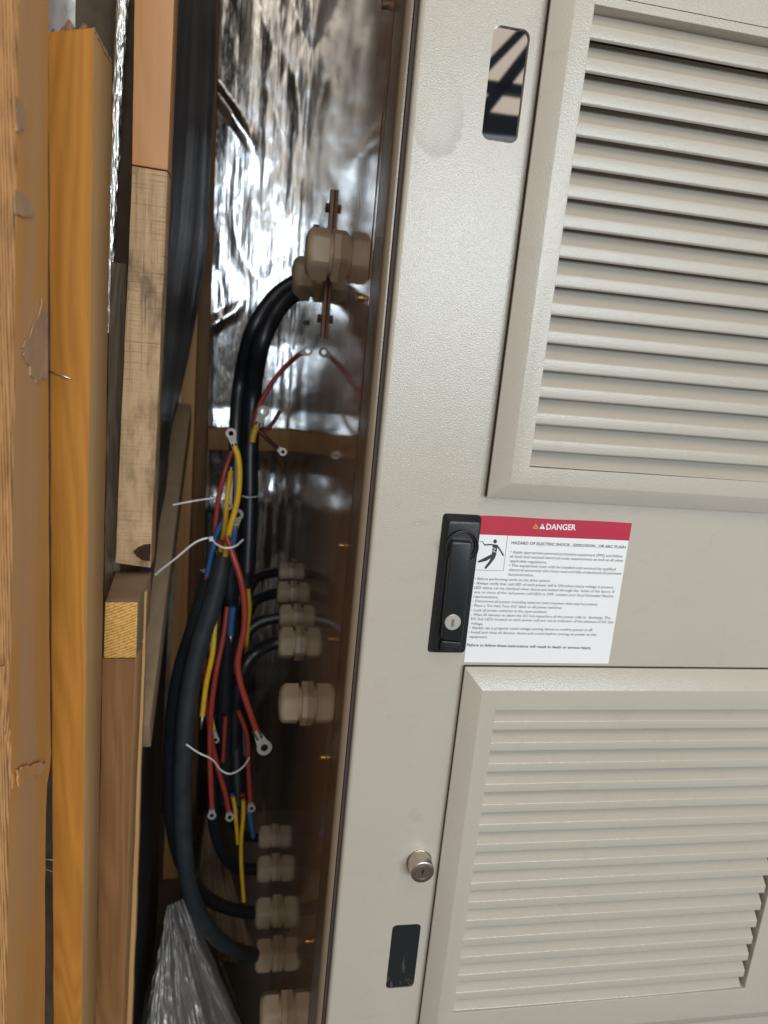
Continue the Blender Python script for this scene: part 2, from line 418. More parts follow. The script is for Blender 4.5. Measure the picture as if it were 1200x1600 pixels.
# mesh_obj with parent and base given keeps world coords: shift by parent's position
door = curve_plate('door_panel', rrect(XD, 1.15, .12, 2.7, .0001, 1), doorholes, 0.0, .0065, .0055, PAINT, cab)
for o, nm in ((door, 0),):
    o.location = -Vector(WPOS[cab.name]); WPOS[o.name] = (0, 0, 0)
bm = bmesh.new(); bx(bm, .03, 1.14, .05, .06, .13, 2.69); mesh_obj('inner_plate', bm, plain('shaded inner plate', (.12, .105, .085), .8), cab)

# inspection panes
for (x0, x1, z0, z1, m, lab) in ((.0825, .1215, 1.793, 1.895, PANE, 'glossy black pane reflecting the roof'), (.084, .1228, .791, .8905, PANE2, 'black pane with dusty smears')):
    d = .0032
    bm = bmesh.new(); bx(bm, x0, x1, d if m is PANE else .0012, .012, z0, z1)
    o = mesh_obj('inspection_window', bm, m, cab); o['label'] = lab

# louvre frames
def frame_rings(bm, rings):
    prev = None
    for (x0, x1, z0, z1, y) in rings:
        r = [bm.verts.new(p) for p in ((x0, y, z1), (x1, y, z1), (x1, y, z0), (x0, y, z0))]
        if prev:
            for k in range(4): bm.faces.new((prev[k], prev[(k+1) % 4], r[(k+1) % 4], r[k]))
        prev = r
FY = -.019
def at_depth(v, c, y): return c+(v-c)*((y+.75)/.75)
def sx(v, y=-.019): return at_depth(v, CAM.x, y)
def sz(v, y=-.019): return at_depth(v, CAM.z, y)
def louvre(outer, inner, opening, nslat, last, right_gap, label, gy=-.0085):
    (ox0, ox1, oz0, oz1), (ix0, ix1, iz0, iz1), (px0, px1, pz0, pz1) = outer, inner, opening
    bm = bmesh.new()
    frame_rings(bm, [(ox0+.004, ox1-.004, oz0+.004, oz1-.004, gy+.002), (ox0, ox1, oz0, oz1, gy+.0005), (ox0, ox1, oz0, oz1, gy-.0018),
                     (ix0, ix1, iz0, iz1, FY), (px0, px1, pz0, pz1, FY), (px0, px1, pz0, pz1, .012)])
    bmesh.ops.recalc_face_normals(bm, faces=bm.faces[:])
    sharp = [e for e in bm.edges if len(e.link_faces) == 2 and e.calc_face_angle(0) > .25]
    bmesh.ops.bevel(bm, geom=sharp, offset=.0008, segments=3, affect='EDGES', profile=.5, clamp_overlap=True)
    fr = mesh_obj('louvre_frame', bm, PAINT2, cab, smooth=True, angle=50); fr['label'] = label
    bm = bmesh.new()
    frame_rings(bm, [(ox0+.0006, ox1-.0006, oz0+.0006, oz1-.0006, -.0004), (ox0+.0006, ox1-.0006, oz0+.0006, oz1-.0006, gy+.0002), (ox0+.006, ox1-.006, oz0+.006, oz1-.006, gy+.0002)])
    mesh_obj('gasket', bm, DARK, fr)
    total = pz1-pz0; pitch = (total-last)/nslat
    bm = bmesh.new()
    x0, x1 = px0+.0004, px1-right_gap
    for i in range(nslat+1):
        zt = pz1-i*pitch; sl = pitch*.56; end = i == nslat
        prof = [(.0190, .0045), (.0178, 0), (.0120, -.26*sl), (.0076, -.52*sl), (.0036, -.78*sl), (.0012, -.935*sl), (.0004, -.985*sl), (0, -1.03*sl)]
        if not end: prof += [(-.0001, -1.07*sl), (-.0003, -pitch+.0022), (-.0001, -pitch+.0012), (.0008, -pitch+.0006)]
        prof = [(y+FY+.0022, z) for y, z in prof]
        m = len(prof); nx = 24
        grid = []
        for k in range(nx+1):
            x = x0+(x1-x0)*k/nx
            sag = .0003*noise.noise(Vector((x*9, i*3.1, 0)))
            if end: sag -= .0016*math.sin(math.pi*k/nx)*0.6
            grid.append([bm.verts.new((x, y+sag*.5, zt+z+sag)) for y, z in prof]+[bm.verts.new((x, y+.0014, zt+z-.0006+sag)) for y, z in prof[::-1]])
        L = len(grid[0])
        for a, b in zip(grid, grid[1:]):
            for k in range(L): bm.faces.new((a[k], b[k], b[(k+1) % L], a[(k+1) % L]))
        bm.faces.new(grid[0]); bm.faces.new(grid[-1][::-1])
    sl = mesh_obj('louvre_slats', bm, PAINT2, fr, smooth=True, angle=48)
    return fr
louvre((.1326, .98, sz(1.4412, -.0095), 1.985), (sx(.1606), .955, sz(1.4587), 1.953),
       (sx(.1802), .94, sz(1.4777), sz(1.9255)), 15, .0175, .0004, 'upper louvre panel')
louvre((.1335, .675, .70, sz(1.2407, -.007)), (sx(.1607), .65, .722, sz(1.2109)),
       (sx(.1806), sx(.6145), sz(.7443), sz(1.1853)), 15, .0175, .0052, 'lower louvre panel', gy=-.0058)
bm = bmesh.new(); zz = P(1080, 20, FY).z; bx(bm, sx(.172), .95, FY-.00015, FY+.001, zz-.0003, zz+.0004); mesh_obj('panel_seam', bm, DARK, cab)

# cable glands on the side wall, threaded studs, earthing strip
def gland(px, py, h, label, dia=None, cable=True):
    c = W(px, py); s = pxm(c); Rr = h*s/2
    e = bpy.data.objects.new('cable_gland', None); COL.objects.link(e); e.parent = cab; e.location = c-Vector(WPOS[cab.name]); WPOS[e.name] = tuple(c)
    e['label'] = label
    ax = (-1, 0, 0)
    bm = bmesh.new()
    lathe(bm, [(0, Rr*.98, 1), (.0002, Rr, 1), (Rr*.26, Rr, 1), (Rr*.30, Rr*.94, 1), (Rr*.31, Rr*.8, 0), (Rr*.45, Rr*.8, 0)], c, ax, ref=(0, .3, 1))
    mesh_obj('body', bm, NYL, e, smooth=True, angle=25)
    bm = bmesh.new(); k = Rr
    lathe(bm, [(k*.43, k*.86, .9), (k*.45, k*.95, 1), (k*1.05, k*.95, 1), (k*1.12, k*.93, .7), (k*1.22, k*.86, .3), (k*1.30, k*.74, 0),
               (k*1.33, k*.60, 0), (k*1.30, k*.54, 0), (k*1.1, k*.52, 0)], c, ax, ref=(0, .1, 1))
    mesh_obj('dome_nut', bm, NYL, e, smooth=True, angle=28)
    bm = bmesh.new(); lathe(bm, [(k*1.0, k*.52, 0), (k*1.22, k*.52, 0), (k*1.24, k*.42, 0)], c, ax)
    mesh_obj('rubber_seal', bm, NYL_D, e, smooth=True, angle=40)
    return c, Rr
G = {}
G['A'] = gland(529, 400, 78, 'nearest large gland of the upper pair, no cable')
G['B'] = gland(500, 438, 66, 'large gland that takes the black cable pair')
G['1'] = gland(455, 895, 30, 'farthest gland of the middle group')
G['2'] = gland(457.8, 928, 38, 'second gland of the middle group from the top')
G['3'] = gland(463.5, 966, 42, 'third gland of the middle group from the top')
G['4'] = gland(467.7, 1005, 50, 'lowest gland of the middle group')
G['5'] = gland(479, 1099, 64, 'single plugged gland below the middle group')
G['6'] = gland(429, 1308, 38, 'farthest gland of the lower row, in the dark')
G['7'] = gland(430, 1357, 43, 'gland of the lower row under the farthest one')
G['8'] = gland(432, 1425, 50, 'gland of the lower row above the bent cable')
G['9'] = gland(433, 1490, 52, 'gland of the lower row that takes the big bent cable')
G['10'] = gland(447, 1580, 60, 'gland cut off by the bottom edge')
for px, py, r in ((567, 466, .0042), (537, 852, .0036), (508, 1183, .0038), (484, 1470, .0036), (606, 8, .0055), (479, 504, .006), (494, 355, .006), (459, 875, .0034), (521, 998, .003)):
    c = W(px, py); bm = bmesh.new()
    pr = [(0, r, 0)]+[(.0008+.0007*k, r*(1 if k % 2 else .82), 0) for k in range(9)]+[(.0072, r*.6, 0)]
    lathe(bm, pr, c, (-1, 0, 0), 20); mesh_obj('threaded_stud', bm, BRASS if r < .005 else STEEL, cab, smooth=True, angle=30)
y = W(523.5, 300).y
ztop, zbot = W(524, 296).z, W(511, 531).z
bm = bmesh.new(); bx(bm, -.0068, -.0003, y-.0015, y+.018, zbot, ztop); bevel_all(bm, .0008)
es = mesh_obj('earthing_strip', bm, COPPER, cab)
for z in (ztop-.028, zbot+.034):
    bm = bmesh.new(); lathe(bm, [(0, .0075, 1), (.006, .0075, 1), (.0066, .006, 0)], (-.0068, y+.009, z), (-1, 0, 0), 24); mesh_obj('bolt', bm, COPPER, es, smooth=True, angle=30)

# swing handle
hd = bpy.data.objects.new('swing_handle', None); COL.objects.link(hd); hd.parent = cab
hb = Vector((.1106, 0, 1.2585)); hd.location = hb-Vector(WPOS[cab.name]); WPOS[hd.name] = tuple(hb)
def taper_plate(name, quad0, quad1, y0, y1, mat, parent, r=.003, bev=.0012):
    """rounded quads at y0 (back) and y1 (front)"""
    def rq(q, r):
        out = []; n = len(q)
        for i in range(n):
            a, b, c = Vector(q[i-1]), Vector(q[i]), Vector(q[(i+1) % n])
            u = (a-b).normalized(); v = (c-b).normalized()
            for k in range(6):
                t = k/5; out.append((b+u*r*(1-t)**2+v*r*t**2))
        return out
    A, B = rq(quad0, r), rq(quad1, r); bm = bmesh.new()
    a = [bm.verts.new((p.x, y0, p.y)) for p in A]; b = [bm.verts.new((p.x, y1, p.y)) for p in B]; n = len(a)
    for k in range(n): bm.faces.new((a[k], a[(k+1) % n], b[(k+1) % n], b[k]))
    f1 = bm.faces.new(b); bm.faces.new(a[::-1])
    bmesh.ops.recalc_face_normals(bm, faces=bm.faces[:])
    bmesh.ops.bevel(bm, geom=list(f1.edges), offset=bev, segments=3, affect='EDGES', profile=.5, clamp_overlap=True)
    return mesh_obj(name, bm, mat, parent, smooth=True, angle=40)
taper_plate('escutcheon', [(.0888, 1.2583), (.1330, 1.2583), (.1330, 1.4214), (.0888, 1.4214)],
            [(.0935, 1.2625), (.1300, 1.2625), (.1300, 1.4150), (.0935, 1.4150)], 0, -.0095, BLACKPL, hd, .005)
hy = -.0095
def DP(px, py, y): p = P(px, py, y); return (p.x, p.z)
lv = [DP(690, 1000, -.019), DP(723, 1003, -.019), DP(739, 848, -.019), DP(706, 846, -.019)]
lever = taper_plate('lever', [(x+(.0006 if i in (1, 2) else -.0006), z) for i, (x, z) in enumerate(lv)], lv, hy-.0006, -.0190, BLACKPL, hd, .004, .0016)
gp = [DP(688, 1019, -.0165), DP(720, 1020, -.0165), DP(722, 1004, -.0165), DP(690, 1001, -.0165)]
grip = taper_plate('grip_end', gp, gp, hy-.0004, -.0165, BLACKPL, hd, .003, .001)
bm = bmesh.new()
for k, (a, b) in enumerate((((692, 1005), (719, 1007)), ((694, 1010), (713, 1011)), ((695, 1015), (709, 1016)))):
    q0, q1 = P(*a, -.0168), P(*b, -.0168); tube(bm, [q0, q1], .00045, 6)
mesh_obj('grip_mark', bm, GREYCAB, grip)
bm = bmesh.new(); c = P(722, 856, -.013); ring = [(c+Vector((.0178*math.cos(a), 0, .0188*math.sin(a)))) for a in [2*math.pi*k/48 for k in range(49)]]
tube(bm, ring, .0011, 8, cap=False); ring2 = [(c+Vector((.0155*math.cos(a), .002, .0165*math.sin(a)))) for a in [2*math.pi*k/48 for k in range(49)]]
tube(bm, ring2, .001, 8, cap=False); mesh_obj('pivot_ring', bm, BLACKPL, hd, smooth=True)
bm = bmesh.new(); c = P(707, 972, -.0195); lathe(bm, [(0, .0092, 0), (.0010, .0092, 0), (.0015, .0086, 0)], c, (0, -1, 0), 40, ref=(1, 0, 0))
lc = mesh_obj('lock_cylinder', bm, plain('bright aluminium', (.75, .74, .72), .35, .85, var=.05), hd, smooth=True, angle=30)
bm = bmesh.new(); bx(bm, c.x-.0016, c.x+.0016, c.y-.0017, c.y-.0012, c.z-.0048, c.z+.0040); mesh_obj('key_slot', bm, plain('brown key slot', (.22, .15, .11), .5), lc)

# barrel lock
lk = bpy.data.objects.new('barrel_lock', None); COL.objects.link(lk); lk.parent = cab
lp = P(654.5, 1345, 0); lk.location = lp-Vector(WPOS[cab.name]); WPOS[lk.name] = tuple(lp)
bm = bmesh.new(); lathe(bm, [(0, .0158, 0), (.0012, .0158, 0), (.0013, .0147, 0), (.019, .0145, 0), (.0203, .0141, 0), (.0207, .0134, 0), (.0208, .0098, 0), (.0200, .0094, 0), (.0200, .0090, 0), (.0206, .0086, 0)], lp, (0, -1, 0), 48, ref=(1, 0, 0))
br = mesh_obj('barrel', bm, STEEL, lk, smooth=True, angle=30)
bm = bmesh.new(); lathe(bm, [(0, .0166, 0), (.0011, .0166, 0)], lp+Vector((0, -.0001, 0)), (0, -1, 0), 48); mesh_obj('washer', bm, BLACKPL, lk, smooth=True, angle=30)
bm = bmesh.new(); q = lp+Vector((0, -.0207, 0))
pts = [(-.0012, .0050), (.0016, .0048), (.0009, .0022), (.0020, .0008), (.0008, -.0006), (.0012, -.0026), (-.0002, -.0044), (-.0010, -.0024), (-.0004, -.0004), (-.0017, .0014), (-.0006, .0026)]
a = [bm.verts.new(q+Vector((x, -.0002, z))) for x, z in pts]; bm.faces.new(a)
e = bmesh.ops.extrude_face_region(bm, geom=bm.faces[:]); bmesh.ops.translate(bm, vec=(0, .0004, 0), verts=[v for v in e['geom'] if isinstance(v, bmesh.types.BMVert)])
mesh_obj('keyhole', bm, VOID, lk)

# ---------------------------------------------------------------- danger label
def text_bm(bm, s, start, end, y, size, bold=0.0, space=1.0, center=False, mat_index=0):
    cu = bpy.data.curves.new('t', 'FONT'); cu.body = s; cu.size = 1; cu.offset = bold; cu.resolution_u = 2
    o = bpy.data.objects.new('t', cu); COL.objects.link(o)
    dg = bpy.context.evaluated_depsgraph_get(); me = bpy.data.meshes.new_from_object(o.evaluated_get(dg))
    bpy.data.objects.remove(o)
    xs = [v.co.x for v in me.vertices]; x0, x1 = min(xs), max(xs)
    a, b = P(*start, y), P(*end, y); L = (b-a).length; ux = (b-a).normalized(); uz = Vector((-ux.z, 0, ux.x))
    k = len(bm.verts); vs = []
    for v in me.vertices:
        vs.append(bm.verts.new(a+ux*((v.co.x-x0)/(x1-x0)*L)+uz*((v.co.y-.35)*size)))
    for p in me.polygons:
        try: bm.faces.new([vs[i] for i in p.vertices]).material_index = mat_index
        except ValueError: pass
def zl(x, y): return (640+x/3.158, 770+y/3.158)
FLAT |= {'printed_text', 'heading', 'hazard_pictogram', 'warning_triangle', 'amber_triangle'}
yl = -.0009
lb = bpy.data.objects.new('danger_label', None); COL.objects.link(lb); lb.parent = cab
b0 = P(838, 1036, 0); lb.location = b0-Vector(WPOS[cab.name]); WPOS[lb.name] = tuple(b0)
def sheet(name, corners, y, thick, mat, parent, wave=0, n=40):
    tl, tr, br_, bl = [P(*c, y) for c in corners]; bm = bmesh.new(); T = []; Bm = []
    for k in range(n+1):
        t = k/n; a = tl.lerp(tr, t); b = bl.lerp(br_, t)
        if wave: a.z += wave*(.5*math.sin(t*9+.5)+.5*math.sin(t*4))-.0006*t
        T.append((bm.verts.new(a), bm.verts.new(a+Vector((0, thick, 0))))); Bm.append((bm.verts.new(b), bm.verts.new(b+Vector((0, thick, 0)))))
    for k in range(n):
        for q in ((T[k][0], T[k+1][0], Bm[k+1][0], Bm[k][0]), (T[k][1], Bm[k][1], Bm[k+1][1], T[k+1][1]), (T[k][0], T[k][1], T[k+1][1], T[k+1][0]), (Bm[k][0], Bm[k+1][0], Bm[k+1][1], Bm[k][1])):
            bm.faces.new(q)
    for k in (0, n): bm.faces.new((T[k][0], Bm[k][0], Bm[k][1], T[k][1]))
    return mesh_obj(name, bm, mat, parent)
sheet('label_film', [zl(345, 195), (982.5, 843), zl(981, 843), zl(268, 836)], -.00075, .0006, PAPER, lb)
sheet('red_band', [zl(335, 113), zl(1098, 147), zl(1083, 236), zl(330, 205)], -.00095, .0009, REDLAB, lb, wave=.0007)
bm = bmesh.new()
LINES = [("\u2022 Apply appropriate personal protective equipment (PPE) and follow", (497, 291), (1052, 313)),
 ("all local and national electrical code requirements as well as all other", (495, 313), (1056, 334)),
 ("applicable regulations.", (497, 335), (678, 343)),
 ("\u2022 This equipment must only be installed and serviced by qualified", (490, 357), (1017, 377)),
 ("electrical personnel who have read and fully understood all pertinent", (490, 379), (1046, 398)),
 ("documentation.", (487, 402), (613, 406)),
 ("\u2022 Before performing work on the drive system:", (322, 423), (695, 434)),
 ("- Always verify that red LED of each power cell is ON when mains voltage is present,", (318, 445), (1008, 466)),
 ("LED status can be checked when doors are locked through the  holes of the doors. If", (320, 467), (1011, 488)),
 ("one or more of the red power cell LEDs is OFF, contact your local Schneider Electric", (318, 489), (1008, 510)),
 ("representative.", (316, 511), (438, 515)),
 ("- Disconnect all power, including external control power that may be present.", (310, 533), (930, 550)),
 ("- Place a \"Do Not Turn On\" label on all power switches.", (306, 555), (754, 567)),
 ("- Lock all power switches in the open position.", (304, 578), (679, 587)),
 ("- Wait 20 minutes to allow the DC bus capacitors of the power cells to  discharge. The", (304, 600), (991, 617)),
 ("DC bus LEDs located on each power cell are not an indicator of the absence of DC bus", (303, 621), (1006, 638)),
 ("voltage.", (303, 643), (363, 647)),
 ("\u2022 Always use a properly rated voltage sensing device to confirm power is off.", (296, 665), (904, 677)),
 ("\u2022 Install and close all devices, doors and covers before turning on power to this", (291, 687), (922, 700)),
 ("equipment.", (296, 709), (384, 711))]
for s, a, b in LINES: text_bm(bm, s, zl(*a), zl(*b), yl, .0045, .004)
text_bm(bm, "HAZARD OF ELECTRIC SHOCK , EXPLOSION , OR ARC FLASH", zl(503, 246), zl(1066, 268), yl, .0048, .02)
text_bm(bm, "Failure to follow these instructions will result in death or serious injury.", zl(283, 750), zl(897, 765), yl, .0047, .02)
mesh_obj('printed_text', bm, INK, lb)
bm = bmesh.new(); text_bm(bm, "DANGER", zl(675, 167), zl(821, 170), -.00115, .0094, .022)
mesh_obj('heading', bm, WHITEINK, lb)
def poly(bm, pts, y):
    bm.faces.new([bm.verts.new(P(*zl(*p), y)) for p in pts])
def stroke(bm, pts, wd_, y):
    pts = [P(*zl(*p), y) for p in pts]
    for a, b in zip(pts, pts[1:]):
        u = (b-a).normalized(); n = Vector((-u.z, 0, u.x))*wd_/2
        bm.faces.new([bm.verts.new(q) for q in (a-n, b-n, b+n, a+n)])
bm = bmesh.new(); poly(bm, [(641, 178), (668, 179), (656, 151)], -.00115); mesh_obj('warning_triangle', bm, WHITEINK, lb)
bm = bmesh.new(); stroke(bm, [(654.5, 159), (654.5, 169)], .0008, -.0012); stroke(bm, [(654.3, 172), (654.3, 175)], .0008, -.0012); mesh_obj('warning_triangle', bm, REDLAB, lb)
bm = bmesh.new(); stroke(bm, [(608, 175), (634, 176), (622, 152), (608, 175)], .0009, -.00115); stroke(bm, [(621, 157), (616, 166), (624, 165), (618, 174)], .0008, -.00115); stroke(bm, [(626, 164), (629, 172)], .0008, -.00116)
mesh_obj('amber_triangle', bm, YELINK, lb)
def z4(x, y): return ((720+x/4.286-640)*3.158, (800+y/4.286-770)*3.158)
bm = bmesh.new(); Y5 = -.00092
def st4(pts, w_, y=Y5): stroke(bm, [z4(*p) for p in pts], w_, y)
poly(bm, [z4(230+12*math.cos(a), 197+14*math.sin(a)) for a in [2*math.pi*k/20 for k in range(20)]], Y5)
st4([(126, 197), (146, 198)], .0006); st4([(145, 197), (160, 222)], .0009); st4([(156, 221), (200, 218), (243, 224)], .0016, Y5-.00001)
st4([(241, 222), (262, 252), (286, 293)], .0018, Y5-.00002)
poly(bm, [z4(*p) for p in ((212, 222), (247, 224), (240, 268), (236, 292), (206, 290), (212, 258))], Y5-.00003)
poly(bm, [z4(*p) for p in ((206, 282), (216, 300), (170, 328), (118, 340), (112, 330), (160, 306))], Y5-.00004)
poly(bm, [z4(*p) for p in ((214, 284), (237, 284), (228, 310), (196, 352), (168, 382), (157, 374), (190, 330))], Y5-.00005)
st4([(314, 158), (285, 394)], .0004); st4([(95, 388), (285, 394)], .0004)
mesh_obj('hazard_pictogram', bm, INK, lb)
bm = bmesh.new(); stroke(bm, [z4(212, 238), z4(233, 247), z4(216, 262), z4(238, 270)], .0006, Y5-.0001); mesh_obj('hazard_pictogram', bm, PAPER, lb)

# ------------------------------------------------------------------ foil wall and other cavity linings
def grid_sheet(name, corners, Y, mat, nx, nz, disp, label, cat, thick=.0, parent=None):
    """corners: four points TL,TR,BR,BL (Vectors)"""
    tl, tr, br_, bl = corners; bm = bmesh.new(); rows = []
    n = (tr-tl).cross(bl-tl).normalized()
    if n.y > 0: n = -n
    for j in range(nz+1):
        row = []
        for i in range(nx+1):
            u, v = i/nx, j/nz; p = tl.lerp(tr, u).lerp(bl.lerp(br_, u), v)
            row.append(bm.verts.new(p+n*disp(p, u, v)))
        rows.append(row)
    for a, b in zip(rows, rows[1:]):
        for i in range(nx): bm.faces.new((a[i], b[i], b[i+1], a[i+1]))
    if thick:
        bmesh.ops.recalc_face_normals(bm, faces=bm.faces[:])
        bmesh.ops.solidify(bm, geom=bm.faces[:], thickness=thick)
    o = mesh_obj(name, bm, mat, parent, smooth=True)
    if label: tag(o, label, cat)
    return o
YF = 1.46
def foil_disp(p, u, v):
    a = noise.noise(Vector((p.x*30, 0, p.z*.7)))*.0024
    b = noise.noise(Vector((p.x*6, 3, p.z*2.0)))*.016
    t = p.z+p.x*1.1-1.92; c = .012*max(0, 1-abs(t)/.035)*max(0, min(1, (p.x+.42)*9))*max(0, min(1, (-.13-p.x)*14))
    t2 = p.z-p.x*.7-1.75; c += .010*max(0, 1-abs(t2)/.03)*max(0, min(1, (-.14-p.x)*14))
    low = max(0, 1.36-p.z); d = .06*min(1, low*6)*max(0, min(1, (p.z-1.05)/.12))*noise.noise(Vector((p.x*5+2, 1, p.z*5)))
    e = .006*abs(noise.noise(Vector((p.x*11+p.z*1.5, 5, p.z*4.5))))+.0012*abs(noise.noise(Vector((p.x*22-p.z*5, 8, p.z*9))))
    return a+b+c+d+e-.006
grid_sheet('foil_insulation', [Vector((-.75, YF, 3.1)), Vector((.0, YF, 3.1)), Vector((.0, YF, .0)), Vector((-.75, YF, .0))], YF, FOIL, 170, 520, foil_disp,
           'tall crinkled silver foil insulation sheet on the back of the cavity', 'insulation')
# batten across the foil
board('batten', [(250, 668), (470, 672), (470, 705), (250, 702)], YF-.06, .03, PALEW, 'horizontal brown batten nailed across the silver foil', 'batten')
# far posts
def at(px, Y, z):
    """x so that the vertical edge passes through px at y=552"""
    return P(px, 552, Y).x
# membrane on the left side of the cavity
def memb_disp(p, u, v):
    return .012*noise.noise(Vector((p.y*5, p.z*1.6, 1)))+.0012*noise.noise(Vector((p.y*20, p.z*1.2, 4)))
mt = [P(262, 0, .28), P(333, 0, .95), P(318, 700, .95), P(225, 900, .28)]
a0, a1 = P(268, 300, .28), P(329, 300, .95)
def stretch(px_top, px_bot, Y, zt, zb_):
    A, B = P(*px_top, Y), P(*px_bot, Y); d = (B-A)/(B.z-A.z)
    return A+d*(zt-A.z), A+d*(zb_-A.z)
tl, bl = stretch((262, 0), (183, 1600), .27, 3.0, 0.0)
far = [P(x, y, .98) for x, y in ((337, -700), (334, 100), (327, 400), (302, 540), (274, 660), (262, 900), (238, 1700))]
def far_x(z):
    for a, b in zip(far, far[1:]):
        if z >= b.z: return a.x+(b.x-a.x)*(z-a.z)/(b.z-a.z)
    return far[-1].x
def memb():
    bm = bmesh.new(); rows = []; nz, nx = 200, 50
    for j in range(nz+1):
        z = 3.0*(1-j/nz); n0 = tl.lerp(bl, j/nz); row = []
        for i in range(nx+1):
            u = i/nx; fx = sum(far_x(z+d) for d in (-.04, -.02, 0, .02, .04))/5
            p = Vector((n0.x*(1-u)+fx*u, .27+(.98-.27)*u, z)); p.x += memb_disp(p, u, 0)
            row.append(bm.verts.new(p))
        rows.append(row)
    for a, b in zip(rows, rows[1:]):
        for i in range(nx): bm.faces.new((a[i], b[i], b[i+1], a[i+1]))
    bmesh.ops.solidify(bm, geom=bm.faces[:], thickness=.001)
    tag(mesh_obj('plastic_membrane', bm, MEMB, smooth=True), 'glossy black plastic membrane hanging down the left side of the cavity', 'membrane')
memb()
def post(name, top, bot, wpx_t, wpx_b, Y, thick, mat, label, zt=3.1, zb_=0.0, group=None):
    A, B = stretch(top, bot, Y, zt, zb_)
    A2, B2 = stretch((top[0]+wpx_t, top[1]), (bot[0]+wpx_b, bot[1]), Y, zt, zb_)
    f = [A, A2, B2, B]; bm = bmesh.new(); add_hex(bm, f, [p+Vector((0, thick, 0)) for p in f]); rough_edges(bm, .0015, .0012, 40)
    o = mesh_obj(name, bm, mat, smooth=True, angle=30); tag(o, label, 'post', group); return o
post('timber_post', (322, 0), (296, 800), 21, 24, 1.32, .04, DARKW, 'dark brown timber post at the left edge of the silver foil')
post('timber_post', (306, 0), (276, 800), 20, 22, 1.16, .045, PALEW, 'paler timber post behind the sloping brace, left of the dark post')
# brace running back
def beam(name, a, b, wd_, ht, mat, label):
    a, b = Vector(a), Vector(b); d = (b-a).normalized(); s = Vector((1, 0, 0)); s = (s-d*s.dot(d)).normalized(); u = s.cross(d)
    if u.z < 0: u = -u
    f = [a+s*x*wd_/2+u*y*ht/2 for x, y in ((-1, 1), (1, 1), (1, -1), (-1, -1))]; g = [p+(b-a) for p in f]
    bm = bmesh.new(); add_hex(bm, f, g); rough_edges(bm, .001, .0006, 20)
    return tag(mesh_obj(name, bm, mat, smooth=True, angle=30), label, 'timber')
beam('sloping_brace', P(216, 1150, .26), P(287, 648, 1.0), .034, .06, GREYW, 'grey brown brace sloping back from the weathered plank to the far posts')

